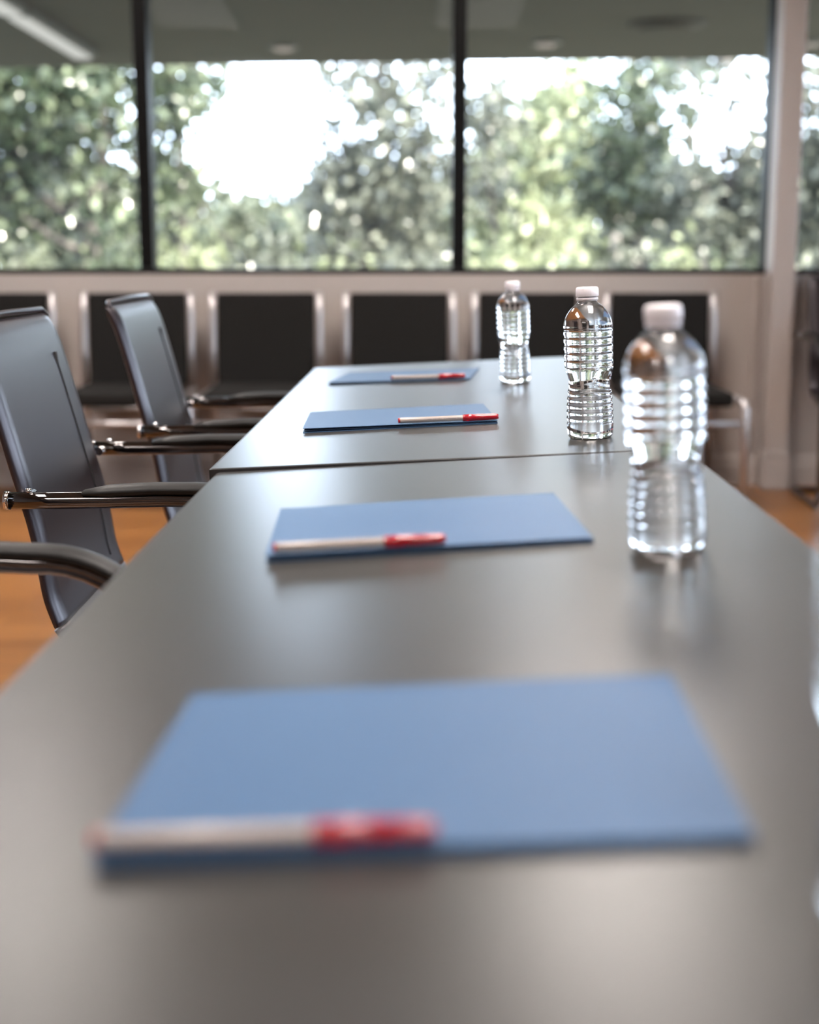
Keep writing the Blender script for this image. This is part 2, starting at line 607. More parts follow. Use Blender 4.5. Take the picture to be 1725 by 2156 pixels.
def tree(name, base, limbs, blobs, leaf, bark, label, cat='tree', group=None, size=0.085, n_sub=14, spread=0.13, mult=1.0, wood_r=0.1):
    t = empty(name, base)
    tag(t, label, cat, group)
    bx, by, bz = base
    m = MB()
    for (p0, p1, r0, r1) in limbs:
        pts = branchy(m, p0, p1, r0, r1)
        for q in range(3):   # twigs
            s = pts[random.randint(2, len(pts) - 1)]
            e = s + Vector((random.uniform(-.7, .7), random.uniform(-.5, .5), random.uniform(.1, .7)))
            branchy(m, s, e, r1 * 0.6, r1 * 0.2, 0.12, 5)
    # thin branches into every mass of leaves
    for (x, y, z, rx, ry, rz, n) in blobs:
        s = min((Vector(l[1]) for l in limbs), key=lambda q: (q - Vector((x, y, z))).length)
        for q in range(3):
            e = Vector((x + random.uniform(-.7, .7) * rx, y + random.uniform(-.7, .7) * ry, z + random.uniform(-.2, .8) * rz))
            branchy(m, s, e, 0.03, 0.008, 0.1, 6)
    m.v = [(a - bx, b - by, c - bz) for a, b, c in m.v]
    m.build('trunk', bark, t)
    me = leaves([(x - bx, y - by, z - bz, rx, ry, rz, int(n * mult * 0.5)) for (x, y, z, rx, ry, rz, n) in blobs], size, n_sub, spread)
    me.materials.append(M[leaf])
    o = bpy.data.objects.new('foliage', me)
    C.objects.link(o)
    o.parent = t
    return t


def B(x, y, Y, rx, ry, n, rd=0.9):
    """one mass of leaves: centre and half-extents given at scale of the view out"""
    X, Zz = px(x, y, Y)
    s = Y / 2950
    return (X, Y, Zz, rx * s, rd, ry * s, n)


def L_(x0, y0, x1, y1, Y, r0, r1, dy=0):
    a, b = px(x0, y0, Y), px(x1, y1, Y)
    return ((a[0], Y, a[1]), (b[0], Y + dy, b[1]), r0, r1)


def base_of(x, Y):
    return (px(x, 0, Y)[0], Y, GZ)


def foot(x, Y, x1, y1, r0, r1):
    b = base_of(x, Y)
    e = px(x1, y1, Y)
    return (b, (e[0], Y, e[1]), r0, r1)


Y1 = 14.5
tree('leafy_tree', base_of(215, Y1),
     [foot(215, Y1, 228, 430, 0.12, 0.085), L_(228, 430, 240, 200, Y1, 0.08, 0.05), L_(225, 500, 90, 400, Y1, 0.07, 0.04), L_(228, 470, 330, 420, Y1, 0.06, 0.03), L_(240, 250, 200, -100, Y1, 0.05, 0.03)],
     [B(60, 260, Y1, 170, 120, 4200), B(200, 230, Y1, 130, 110, 2900), B(120, 130, Y1, 260, 90, 4200), B(40, 420, Y1, 120, 90, 1500), B(260, 440, Y1, 70, 90, 900),
      B(150, 0, Y1, 300, 120, 4000), B(-200, 200, Y1, 180, 300, 5000), B(-60, 520, Y1, 170, 60, 900)],
     'leaf_dark', 'bark', 'dense dark green tree behind the leftmost window with a forked trunk', mult=1.0)
Y2 = 15.5
tree('leafy_tree', base_of(400, Y2),
     [foot(420, Y2, 395, 380, 0.07, 0.05), L_(395, 380, 380, 180, Y2, 0.05, 0.03), L_(395, 430, 330, 520, Y2, 0.03, 0.02)],
     [B(405, 220, Y2, 90, 80, 1100), B(360, 330, Y2, 70, 80, 900), B(440, 170, Y2, 85, 45, 700), B(350, 180, Y2, 60, 50, 500), B(400, 400, Y2, 80, 60, 700)],
     'leaf_dark', 'bark', 'thin open tree just right of the left dark mullion', group=None, n_sub=8)
Y3 = 16.0
tree('leafy_tree', base_of(800, Y3),
     [foot(805, Y3, 800, 440, 0.10, 0.075), L_(800, 440, 790, 200, Y3, 0.06, 0.03), L_(800, 450, 700, 330, Y3, 0.05, 0.03), L_(800, 430, 890, 300, Y3, 0.05, 0.03)],
     [B(800, 270, Y3, 150, 100, 1700), B(790, 420, Y3, 150, 90, 2600), B(730, 190, Y3, 70, 60, 500), B(890, 330, Y3, 80, 120, 1100), B(870, 170, Y3, 110, 50, 650), B(700, 390, Y3, 70, 60, 700), B(800, 520, Y3, 170, 50, 1500)],
     'leaf_mid', 'bark', 'open sage green tree left of the middle dark mullion', n_sub=8)
Y4 = 24.0
tree('bushy_tree', base_of(1130, Y4),
     [foot(1130, Y4, 1130, 350, 0.14, 0.08), L_(1130, 350, 1150, 230, Y4, 0.08, 0.04)],
     [B(1130, 330, Y4, 110, 110, 5200, 1.4), B(1180, 220, Y4, 60, 70, 1500, 1.2), B(1090, 470, Y4, 130, 90, 5200, 1.4), B(1060, 380, Y4, 70, 100, 2400, 1.2)],
     'leaf_pale', 'pale_bark', 'sunlit yellow green tree right of the middle dark mullion', size=0.13, spread=0.2)
Y4b = 17.0
tree('leafy_tree', base_of(1015, Y4b),
     [foot(1010, Y4b, 1015, 360, 0.05, 0.04), L_(1015, 360, 1030, 220, Y4b, 0.04, 0.02)],
     [B(1025, 240, Y4b, 60, 85, 1000), B(1005, 380, Y4b, 50, 80, 650)],
     'leaf_mid', 'bark', 'slim grey green tree close beside the middle dark mullion', n_sub=10)
Y5 = 16.5
tree('leafy_tree', base_of(1300, Y5),
     [foot(1300, Y5, 1310, 400, 0.09, 0.06), L_(1310, 400, 1330, 200, Y5, 0.06, 0.03), L_(1310, 420, 1230, 330, Y5, 0.04, 0.02)],
     [B(1320, 270, Y5, 100, 90, 1900), B(1260, 370, Y5, 90, 80, 1700), B(1360, 180, Y5, 130, 50, 900), B(1330, 420, Y5, 130, 70, 1900)],
     'leaf_dark', 'bark', 'dark green tree in the middle of the window left of the beige post', n_sub=12)
Y6 = 15.2
tree('leafy_tree', base_of(1490, Y6),
     [foot(1487, Y6, 1492, 440, 0.075, 0.06), L_(1492, 440, 1560, 300, Y6, 0.05, 0.03), L_(1492, 440, 1440, 260, Y6, 0.04, 0.025), L_(1492, 420, 1500, 150, Y6, 0.04, 0.025)],
     [B(1500, 190, Y6, 130, 70, 650), B(1560, 340, Y6, 60, 90, 800), B(1560, 470, Y6, 70, 90, 1300), B(1450, 480, Y6, 70, 70, 1000), B(1440, 380, Y6, 60, 60, 600)],
     'leaf_mid', 'bark', 'open tree with a dark leaning trunk just left of the beige post', n_sub=8)
Y7 = 18.0
tree('leafy_tree', base_of(1420, Y7), [foot(1422, Y7, 1410, 240, 0.075, 0.05), L_(1415, 330, 1440, 200, Y7, 0.04, 0.03)],
     [B(1410, 150, Y7, 100, 50, 500), B(1400, 60, Y7, 140, 80, 900)],
     'leaf_mid', 'pale_bark', 'pale trunked tree between the dark tree and the leaning one', n_sub=8)
Y8 = 15.0
tree('leafy_tree', base_of(1740, Y8), [foot(1740, Y8, 1740, 350, 0.08, 0.06), L_(1740, 350, 1700, 200, Y8, 0.05, 0.03)],
     [B(1700, 200, Y8, 70, 60, 800), B(1760, 330, Y8, 120, 110, 2200), B(1700, 470, Y8, 90, 90, 1900), B(1900, 300, Y8, 160, 200, 4000)],
     'leaf_mid', 'bark', 'grey green tree right of the beige post', n_sub=8)
Y9 = 15.6
tree('leafy_tree', base_of(2230, Y9), [foot(2230, Y9, 2235, 350, 0.09, 0.06), L_(2235, 350, 2270, 180, Y9, 0.05, 0.03)],
     [B(2200, 240, Y9, 130, 120, 2200), B(2280, 400, Y9, 120, 110, 2200)],
     'leaf_dark', 'bark', 'dark green tree outside the rightmost window of the front wall', n_sub=10)
# a hazy belt of trees closing the view below the sky gaps, each its own tree
belt = [(-350, 330, 170), (-120, 300, 170), (120, 310, 170), (330, 360, 140), (520, 430, 110), (680, 420, 110), (830, 400, 130), (1000, 330, 130), (1290, 330, 150), (1470, 400, 120), (1620, 330, 140), (1800, 290, 170), (2050, 300, 190), (2330, 320, 190), (2620, 290, 200), (-640, 310, 190)]
beltn = ['far left, out beyond the dense dark tree', 'beyond the left edge of the leftmost window', 'behind the forked trunk', 'behind the left dark mullion', 'below the big gap of white sky', 'below the right end of the big sky gap',
         'behind the open sage tree', 'behind the middle dark mullion', 'behind the dark green tree of the third window', 'behind the leaning trunk', 'behind the beige post', 'beyond the window right of the post', 'far right beyond the last window', 'second from the right end of the row', 'at the right end of the row', 'at the left end of the row']
for (x, top, rx), nm in zip(belt, beltn):
    Yb = 30 + random.uniform(-1.5, 1.5)
    yc = (top + 640) / 2
    tree('distant_tree', base_of(x, Yb), [foot(x, Yb, x, yc, 0.16, 0.08)],
         [B(x, yc, Yb, rx, (640 - top) / 2, 5200, 1.6), B(x + 40, top + 60, Yb, rx * 0.6, 60, 1200, 1.4)],
         'leaf_far', 'bark', 'hazy green tree ' + nm, group='hazy belt of trees', size=0.20, n_sub=10, spread=0.25)
# low shrubs nearer the glass
shr = [(-80, 560, 'leaf_dark', 'dark shrub at the left end of the view'), (60, 540, 'leaf_far', 'pale shrub below the left limb of the forked tree'), (300, 555, 'leaf_dark', 'dark shrub by the left dark mullion'),
       (420, 540, 'leaf_pale', 'yellow green shrub right of the left dark mullion'), (560, 530, 'leaf_mid', 'sage shrub below the big sky gap'), (700, 550, 'leaf_pale', 'yellow green shrub left of the sage tree trunk'),
       (880, 555, 'leaf_mid', 'sage shrub left of the middle dark mullion'), (1060, 545, 'leaf_pale', 'yellow green shrub right of the middle dark mullion'), (1180, 560, 'leaf_pale', 'yellow green shrub left of the pale lamp post'),
       (1340, 540, 'leaf_mid', 'sage shrub right of the pale lamp post'), (1420, 555, 'leaf_pale', 'yellow green shrub left of the leaning trunk'), (1560, 560, 'leaf_dark', 'dark shrub left of the beige post'), (1710, 560, 'leaf_mid', 'sage shrub right of the beige post')]
for x, y, lf, lab in shr:
    Ys = 13.0 + random.uniform(-.4, .8)
    e = px(x, 600, Ys)
    tree('shrub', base_of(x, Ys), [foot(x, Ys, x, 600, 0.03, 0.015)],
         [B(x, y + 75, Ys, 95, 110, 900, 0.5)], lf, 'bark', lab, 'shrub', 'shrubs outside the windows', size=0.075, n_sub=8, spread=0.1)
# lamp post among the trees
Yp = 19.0
bp_ = base_of(1280, Yp)
t = empty('lamp_post', bp_)
tag(t, 'pale lamp post topped by three small pink globes among the trees', 'lamp post')
zt_ = px(0, 428, Yp)[1] - GZ
MB().tube([(0, 0, 0), (0, 0, zt_ - 0.05)], 0.06, 16).build('post', 'pale_bark', t)
ar = MB().tube([(-0.22, 0, zt_), (-0.12, 0, zt_ - 0.06), (0.12, 0, zt_ - 0.06), (0.26, 0, zt_ - 0.02)], 0.02, 8)
ar.build('crossarm', 'pale_bark', t)
for dx, dz in ((-0.23, 0.06), (0.03, 0.06), (0.28, 0.05)):
    MB().lathe([(0.02, -0.085), (0.06, -0.07), (0.088, -0.03), (0.09, 0.01), (0.07, 0.06), (0.03, 0.085)], 20).build('globe', 'pink_globe', t, loc=(dx, 0, zt_ + dz))

# ------------------------------------------------------------------ tables
YAW = math.radians(-0.9646)


def frame(tau, hinge=0.30, base_tau=2.75):
    """table top frame: long axis y, cross axis x tilted by tau about the right-hand edge"""
    def ax(t):
        ey = Vector((math.sin(-YAW), math.cos(-YAW), 0))
        ex0 = Vector((ey.y, -ey.x, 0))
        t = math.radians(t)
        ex = ex0 * math.cos(t) + Vector((0, 0, math.sin(t)))
        return ex, ey, ex.cross(ey)
    ex, ey, n = ax(base_tau)
    O = Vector((0, 0, CAM_Z)) - n * 0.25
    H = O + ex * hinge
    ex2, ey2, n2 = ax(tau)
    O2 = H - ex2 * hinge
    m = Matrix((ex2, ey2, n2)).transposed().to_4x4()
    m.translation = O2
    return m


T_FAR = frame(2.65)
T_NEAR = frame(3.05)


def put(o, T, x, y, z=0.0, rz=0.0):
    m = T @ Matrix.Translation((x, y, z)) @ Matrix.Rotation(rz, 4, 'Z')
    o.location = m.to_translation()
    o.rotation_euler = m.to_euler()
    return o


def make_table(T, x0, x1, y0, y1, label):
    cx_, cy_ = (x0 + x1) / 2, (y0 + y1) / 2
    W, D = (x1 - x0) / 2, (y1 - y0) / 2
    t = empty('training_table')
    put(t, T, cx_, cy_)
    tag(t, label, 'table', 'two narrow tables set end to end')
    box(-W + 0.002, W - 0.002, -D + 0.002, D - 0.002, -0.026, 0).build('tabletop', 'laminate', t, bevel=0.0015)
    e = box(-W, -W + 0.002, -D, D, -0.025, -0.001).box(W - 0.002, W, -D, D, -0.025, -0.001)
    e.box(-W, W, -D, -D + 0.002, -0.025, -0.001).box(-W, W, D - 0.002, D, -0.025, -0.001)
    e.build('edge_band', 'edge', t)
    inv = (T @ Matrix.Translation((cx_, cy_, 0))).inverted()
    rotinv = inv.to_3x3()
    up = rotinv @ Vector((0, 0, 1))
    for sy in (-D + 0.22, D - 0.22):
        # two uprights, a foot on the floor and a bearer under the top
        zfl = {}
        for sx in (-0.17, 0.17):
            wp = T @ Matrix.Translation((cx_, cy_, 0)) @ Vector((sx, sy, -0.03))
            a = inv @ Vector((wp.x, wp.y, wp.z))
            b = inv @ Vector((wp.x, wp.y, 0.03))
            zfl[sx] = b
            MB().tube([a, b], 0.019, 14).build('leg', 'black_metal', t)
        f0 = inv @ Vector(((T @ Vector((cx_ - 0.26, cy_ + sy, 0))).x, (T @ Vector((cx_ - 0.26, cy_ + sy, 0))).y, 0.018))
        f1 = inv @ Vector(((T @ Vector((cx_ + 0.26, cy_ + sy, 0))).x, (T @ Vector((cx_ + 0.26, cy_ + sy, 0))).y, 0.018))
        MB().tube([f0, f1], 0.018, 14).build('foot', 'black_metal', t)
        box(-W + 0.06, W - 0.06, sy - 0.02, sy + 0.02, -0.045, -0.026).build('bearer', 'black_metal', t)
    return t


make_table(T_NEAR, -0.281, 0.299, 0.135, 1.7185, 'near grey laminate table with two blue folders and two bottles on it')
make_table(T_FAR, -0.291, 0.297, 1.7205, 3.305, 'far grey laminate table with two blue folders and two bottles on it')


# ------------------------------------------------------------------ folders
def make_folder(W, D, label, lift=0.004, wob=0.0, seed=0):
    t = empty('folder')
    tag(t, label, 'folder', 'blue folders on the tables')
    r = random.Random(seed)

    def sheet(z_of, th, xa=-W / 2, xb=W / 2, ya=-D / 2, yb=D / 2, nx=24, ny=14):
        vs, fs = [], []
        for s in (0, 1):
            for j in range(ny + 1):
                for i in range(nx + 1):
                    x = xa + (xb - xa) * i / nx
                    y = ya + (yb - ya) * j / ny
                    vs.append((x, y, z_of(x, y) + s * th))
        n1 = (nx + 1) * (ny + 1)
        g = lambda s, i, j: s * n1 + j * (nx + 1) + i
        for j in range(ny):
            for i in range(nx):
                fs.append((g(0, i, j), g(0, i, j + 1), g(0, i + 1, j + 1), g(0, i + 1, j)))
                fs.append((g(1, i, j), g(1, i + 1, j), g(1, i + 1, j + 1), g(1, i, j + 1)))
        for i in range(nx):
            fs.append((g(0, i, 0), g(0, i + 1, 0), g(1, i + 1, 0), g(1, i, 0)))
            fs.append((g(0, i, ny), g(1, i, ny), g(1, i + 1, ny), g(0, i + 1, ny)))
        for j in range(ny):
            fs.append((g(0, 0, j), g(1, 0, j), g(1, 0, j + 1), g(0, 0, j + 1)))
            fs.append((g(0, nx, j), g(0, nx, j + 1), g(1, nx, j + 1), g(1, nx, j)))
        return MB().add(vs, fs, False)
    u = lambda y: 0.5 - y / D          # 0 at the far spine, 1 at the open near edge
    left = lambda x: max(0.0, 0.5 - x / W)
    ft = 0.0006
    top = lambda x, y: 0.0016 + lift * u(y) * (0.55 + 0.45 * left(x)) + wob * math.sin(PI * (x / W + 0.5)) * math.exp(-((y - D * 0.3) / (D * .3)) ** 2)
    sheet(lambda x, y: 0.0002, ft, ya=-D / 2 - 0.001).build('back_cover', 'folder', t)
    sheet(lambda x, y: 0.0010 + 0.45 * lift * u(y) * (0.3 + 0.7 * left(x)), ft, ya=-D / 2 + 0.001, yb=D / 2 - 0.002, xa=-W / 2 + 0.002).build('pocket', 'folder_in', t)
    sheet(top, ft).build('front_cover', 'folder', t)
    MB().tube([(-W / 2, D / 2, 0.0013), (W / 2, D / 2, 0.0013)], 0.0012, 10).build('spine', 'folder', t)
    t['top_edge'] = 0.0
    return t, top


folders = [
    (T_FAR, -0.068, 2.945, 0.288, 0.262, -6.0, 'blue folder farthest back on the far table', 0.003, 0.0),
    (T_FAR, -0.066, 2.186, 0.288, 0.262, 2.6, 'sharp blue folder on the far table just beyond the seam between tables', 0.0045, 0.0),
    (T_NEAR, -0.021, 1.303, 0.283, 0.248, 3.2, 'blue folder on the near table just in front of the seam', 0.004, 0.0015),
    (T_NEAR, -0.015, 0.678, 0.283, 0.236, -0.9, 'large blurred blue folder closest to the viewer', 0.0035, 0.0),
]
tops = []
for k, (T, x, y, W, D, a, lab, lift, wob) in enumerate(folders):
    f, top = make_folder(W, D, lab, lift, wob, k)
    put(f, T, x, y, 0.0, math.radians(a))
    del f['top_edge']
    tops.append((top, W, D, math.radians(a)))


# ------------------------------------------------------------------ pens
def rot_x(o):
    o.rotation_euler = (0, PI / 2, 0)
    return o


def make_pen():
    t = empty('pen')
    b = MB().lathe([(0.0034, 0.003), (0.0041, 0.0035), (0.0041, 0.098), (0.0040, 0.1)], 24).build('barrel', 'barrel', t)
    rot_x(b)
    e = rot_x(MB().lathe([(0.002, 0.0), (0.0036, 0.0004), (0.0039, 0.0012), (0.0039, 0.004)], 24).build('end_plug', 'red', t))
    c = rot_x(MB().lathe([(0.0044, 0.096), (0.0051, 0.0965), (0.0052, 0.110), (0.0049, 0.1105), (0.0048, 0.125), (0.0042, 0.146), (0.0034, 0.149)], 24).build('cap', 'red', t))
    cl = MB().box(-0.0015, 0.0015, 0.0042, 0.0062, 0.112, 0.1485)
    cl.box(-0.0012, 0.0012, 0.0056, 0.0068, 0.1115, 0.1165)
    cl.build('clip', 'red', c, bevel=0.0004)
    return t, b


SPINS = []


def pen_at(k, xs, label, spin=None, yoff=0.006):
    """lay a pen along the near edge of folder k, from local x xs"""
    T, x, y, W, D, a = folders[k][:6]
    t, b = make_pen()
    tag(t, label, 'pen', 'red capped pens on the folders')
    top = tops[k][0]
    z0 = top(xs + 0.02, -D / 2 + yoff) + 0.0006 + 0.0052
    z1 = top(xs + 0.13, -D / 2 + yoff) + 0.0006 + 0.0052
    m = T @ Matrix.Translation((x, y, 0)) @ Matrix.Rotation(math.radians(a), 4, 'Z') @ Matrix.Translation((xs, -D / 2 + yoff, z0)) @ Matrix.Rotation(math.atan2(z0 - z1, 0.11), 4, 'Y') @ Matrix.Rotation(math.radians(-20 if spin is None else spin), 4, 'X')
    t.location = m.to_translation()
    t.rotation_euler = m.to_euler()
    return t, b


pen_at(0, -0.015, 'blurred pen with red cap on the folder farthest back')
p2, bar2 = pen_at(1, -0.003, 'sharp pen with pale barrel and red cap on the folder just beyond the seam')
pen_at(2, -0.135, 'pen with red cap on the left edge of the folder in front of the seam')
pen_at(3, -0.142, 'large blurred pen with red cap on the closest folder')
# faint row of tiny illegible marks printed along the sharp pen's barrel
im = MB()
rr = random.Random(3)
z = 0.044
while z < 0.092:
    wd = rr.uniform(0.0004, 0.0011)
    if rr.random() < 0.82:
        a0 = -1.4 + rr.uniform(-0.03, 0.03)
        hh = rr.uniform(0.10, 0.16)
        R_ = 0.00414
        vs = [(R_ * math.cos(a), R_ * math.sin(a), zz) for a, zz in ((a0 - hh, z), (a0 + hh, z), (a0 + hh, z + wd), (a0 - hh, z + wd))]
        R2 = 0.0040
        vs += [(R2 * math.cos(a), R2 * math.sin(a), zz) for a, zz in ((a0 - hh, z), (a0 + hh, z), (a0 + hh, z + wd), (a0 - hh, z + wd))]
        im.add(vs, [(0, 1, 2, 3), (7, 6, 5, 4), (0, 4, 5, 1), (1, 5, 6, 2), (2, 6, 7, 3), (3, 7, 4, 0)])
    z += wd + rr.uniform(0.0002, 0.0006)
im.build('imprint', 'imprint', bar2)


# ------------------------------------------------------------------ bottles
def bottle_profile(inset=0.0):
    """(r, z) in metres; ribs pressed into a cylinder with a pinched waist"""
    P = []
    body = [(0.0270, 0.0005), (0.0288, 0.003), (0.0301, 0.007), (0.0307, 0.013), (0.0307, 0.019)]
    P += body

    def base_r(z):
        pts = [(0.019, 0.0307), (0.028, 0.0307), (0.040, 0.0303), (0.050, 0.0298), (0.060, 0.0288), (0.068, 0.0276), (0.073, 0.0270), (0.078, 0.0276),
               (0.084, 0.0294), (0.091, 0.0315), (0.097, 0.0320), (0.143, 0.0320)]
        for (a, ra), (b, rb) in zip(pts, pts[1:]):
            if a <= z <= b:
                return ra + (rb - ra) * (z - a) / (b - a)
        return 0.032
    N_ = 150
    for i in range(1, N_):
        z = 0.019 + (0.143 - 0.019) * i / N_
        r = base_r(z)
        if z < 0.068:
            ph = (z - 0.019) / 0.0084
            r -= 0.0011 * (0.5 - 0.5 * math.cos(2 * PI * ph)) ** 1.5
        elif z > 0.094:
            ph = (z - 0.094) / 0.0098
            r -= 0.0012 * (0.5 + 0.5 * math.cos(2 * PI * ph)) ** 2.2
        P.append((r, z))
    P += [(0.0320, 0.146), (0.0317, 0.149), (0.0308, 0.153), (0.0293, 0.157), (0.0270, 0.1615), (0.0240, 0.166), (0.0205, 0.170), (0.0165, 0.1735), (0.0135, 0.1755), (0.0122, 0.177), (0.0118, 0.180), (0.0118, 0.1835)]
    if inset:
        P = [(r - inset, max(z, 0.0016)) for r, z in P]
    return P


def wavy(r, z, a):
    # the ribs next to the waist run in waves around the bottle; a few upright press marks
    if 0.05 < z < 0.1:
        k_ = math.sin(PI * (z - 0.05) / 0.05)
        z = z + 0.0022 * k_ * math.sin(3 * a + 0.6)
        r = r + 0.0008 * k_ * math.sin(3 * a + 2.0)
    if 0.019 < z < 0.145:
        r -= 0.0005 * math.exp(-((math.sin(2 * a + 0.3)) / 0.10) ** 2)
    if z < 0.018 and r > 0.0265:
        r -= 0.0007 * (0.5 + 0.5 * math.cos(5 * a)) * (1 - z / 0.018)
    return r, z


def make_bottle():
    t = empty('water_bottle')
    MB().lathe(bottle_profile(), 72, wavy).build('bottle_body', 'pet', t)
    wp = [p for p in bottle_profile(0.0005)]
    tag(MB().lathe(wp, 72, wavy).build('water', 'water', t), 'clear water filling the bottle')
    MB().lathe([(0.0118, 0.1786), (0.0138, 0.179), (0.0140, 0.1815), (0.0138, 0.1825), (0.0119, 0.183)], 40).build('neck_ring', 'cap', t)

    def knurl(r, z, a):
        return (r + (0.00018 * math.cos(60 * a) if r > 0.0135 and z < 0.1945 else 0), z)
    MB().lathe([(0.0120, 0.1836), (0.0142, 0.1838), (0.0145, 0.1845), (0.0143, 0.1935), (0.0136, 0.1955), (0.0118, 0.1962)], 240, knurl).build('cap', 'cap', t)
    return t


bot = make_bottle()
for k, (T, x, y, s, rz, lab) in enumerate([
        (T_FAR, 0.198, 1.855, 1.012, 0.3, 'sharp ribbed water bottle with white cap, on the far table beside the seam'),
        (T_FAR, 0.147, 2.705, 0.98, 1.4, 'farthest water bottle, standing near the far end of the far table'),
        (T_NEAR, 0.183, 1.138, 1.03, 2.2, 'blurred water bottle with white cap on the near table beside the folder'),
        (T_NEAR, 0.1625, 0.470, 1.02, 0.9, 'water bottle cut off by the right edge of the picture, beside the closest folder')]):
    o = bot if k == 0 else copy_tree(bot)
    put(o, T, x, y, 0.0003, rz)
    o.scale = (s, s, s)
    tag(o, lab, 'bottle', 'water bottles on the tables')


# ------------------------------------------------------------------ conference armchairs
def make_armchair():
    """faces +x; x = 0 at the rear end of the arm tubes; y across"""
    t = empty('conference_armchair')
    HW = 0.222
    prof = [(-0.054, 0.893), (-0.037, 0.858), (-0.022, 0.81), (-0.002, 0.735), (0.016, 0.665), (0.031, 0.607), (0.041, 0.55), (0.048, 0.505), (0.060, 0.468)]
    seatp = [(0.060, 0.468), (0.078, 0.444), (0.108, 0.430), (0.16, 0.424), (0.26, 0.428), (0.36, 0.436), (0.44, 0.438), (0.478, 0.428), (0.495, 0.405)]

    def smooth(pts, n=4):
        out = []
        for i in range(len(pts) - 1):
            p0 = pts[max(i - 1, 0)]
            p1, p2 = pts[i], pts[i + 1]
            p3 = pts[min(i + 2, len(pts) - 1)]
            for j in range(n):
                u = j / n
                out.append(tuple(0.5 * (2 * p1[k] + (p2[k] - p0[k]) * u + (2 * p0[k] - 5 * p1[k] + 4 * p2[k] - p3[k]) * u * u + (3 * p1[k] - p0[k] - 3 * p2[k] + p3[k]) * u ** 3) for k in (0, 1)))
        out.append(pts[-1])
        return out

    def sling(pts, th, roll_top):
        pts = smooth(pts)
        n = len(pts)
        ny = 22
        vs, fs = [], []
        nrm = []
        for i in range(n):
            a, b = pts[max(i - 1, 0)], pts[min(i + 1, n - 1)]
            d = Vector((b[0] - a[0], b[1] - a[1])).normalized()
            nrm.append((-d.y, d.x))     # towards the sitter
        # cross-section: rounded slab; go round it
        sec = []
        for j in range(ny + 1):
            yy = -HW + 2 * HW * j / ny
            e = min(1.0, (HW - abs(yy)) / 0.016)
            q = th * (0.32 + 0.68 * math.sqrt(max(0, 1 - (1 - e) ** 2)))
            sec.append((yy, 0.0 - (th - q) * 0.5))
        for j in range(ny, -1, -1):
            yy = -HW + 2 * HW * j / ny
            e = min(1.0, (HW - abs(yy)) / 0.016)
            q = th * (0.32 + 0.68 * math.sqrt(max(0, 1 - (1 - e) ** 2)))
            sec.append((yy, -th + (th - q) * 0.5))
        m_ = len(sec)
        for i in range(n):
            for yy, o in sec:
                if roll_top and i < 4:
                    o = -th / 2 + (o + th / 2) * math.sqrt(max(0.05, 1 - (1 - (i + 0.4) / 4.4) ** 2))
                vs.append((pts[i][0] + nrm[i][0] * o, yy, pts[i][1] + nrm[i][1] * o))
        for i in range(n - 1):
            for j in range(m_):
                a, b = i * m_ + j, i * m_ + (j + 1) % m_
                fs.append((a, b, b + m_, a + m_))
        mb = MB().add(vs, fs, True)
        mb.f.append(tuple(range(m_))[::-1])
        mb.f.append(tuple((n - 1) * m_ + j for j in range(m_)))
        mb.sm += [False, False]
        return mb
    back = sling(prof, 0.022, True).build('backrest', 'leather', t)
    sling(seatp, 0.024, False).build('seat', 'leather', t)
    # the slit stitched down the back's face
    sp = smooth(prof)
    for s in (1,):
        pts = []
        for i in range(7, len(sp) - 3):
            pts.append((sp[i][0] + 0.0004, s * 0.135, sp[i][1]))
        mm = MB().tube(pts if s > 0 else pts[11:], 0.0018 if s > 0 else 0.0009, 6)
        if s > 0:
            mm.tube([(pts[0][0], pts[0][1], pts[0][2] + 0.006), (pts[1][0], pts[1][1], pts[1][2] - 0.012)], 0.0032, 8)
        mm.build('stitched_slit', 'stitch', back)
    # piping round the top edge
    pt = [(sp[0][0] - 0.004, -HW + 0.004, sp[0][1] - 0.008), (sp[0][0] - 0.009, -HW + 0.02, sp[0][1] + 0.003), (sp[0][0] - 0.010, 0, sp[0][1] + 0.005), (sp[0][0] - 0.009, HW - 0.02, sp[0][1] + 0.003), (sp[0][0] - 0.004, HW - 0.004, sp[0][1] - 0.008)]
    MB().tube(pt, 0.005, 8).build('piping', 'leather', back)
    ZA = 0.655
    for s in (-1, 1):
        y = s * 0.262
        path = [(0.0, ZA), (0.06, ZA), (0.14, ZA + 0.001), (0.22, ZA + 0.003), (0.29, ZA + 0.001)]
        path += [(x, z) for x, z in arc(0.33, ZA - 0.13, 0.13, math.radians(95), math.radians(8), 10)]
        path += [(0.475, 0.45), (0.482, 0.30), (0.486, 0.15)]
        path += arc(0.426, 0.072, 0.06, 0, -PI / 2, 7)
        path += [(0.30, 0.012), (0.15, 0.012), (0.03, 0.012)]
        fr = MB().tube([(x, y, z) for x, z in path], 0.0118, 16)
        fr.build('arm_frame', 'dark_chrome', t)
        MB().tube([(-0.003, y, ZA), (0.004, y, ZA)], 0.0128, 18).build('end_cap', 'chrome', t)
        # bolt that carries the back
        MB().tube([(0.022, y, ZA + 0.001), (0.022, s * (HW - 0.01), ZA + 0.001)], 0.007, 10).build('back_bolt', 'chrome', t)
        MB().tube([(0.03, y, ZA + 0.008), (0.03, y, ZA + 0.017)], 0.004, 10).build('screw', 'chrome', t)
        # pad lying on the tube and following its bend
        top = [(0.105, ZA + 0.010), (0.14, ZA + 0.0125), (0.20, ZA + 0.0155), (0.26, ZA + 0.0155), (0.31, ZA + 0.013)]
        top += arc(0.33, ZA - 0.13, 0.142, math.radians(88), math.radians(20), 9)
        pts, rs = [], []
        k_ = len(top)
        mb = MB()
        vs, fs = [], []
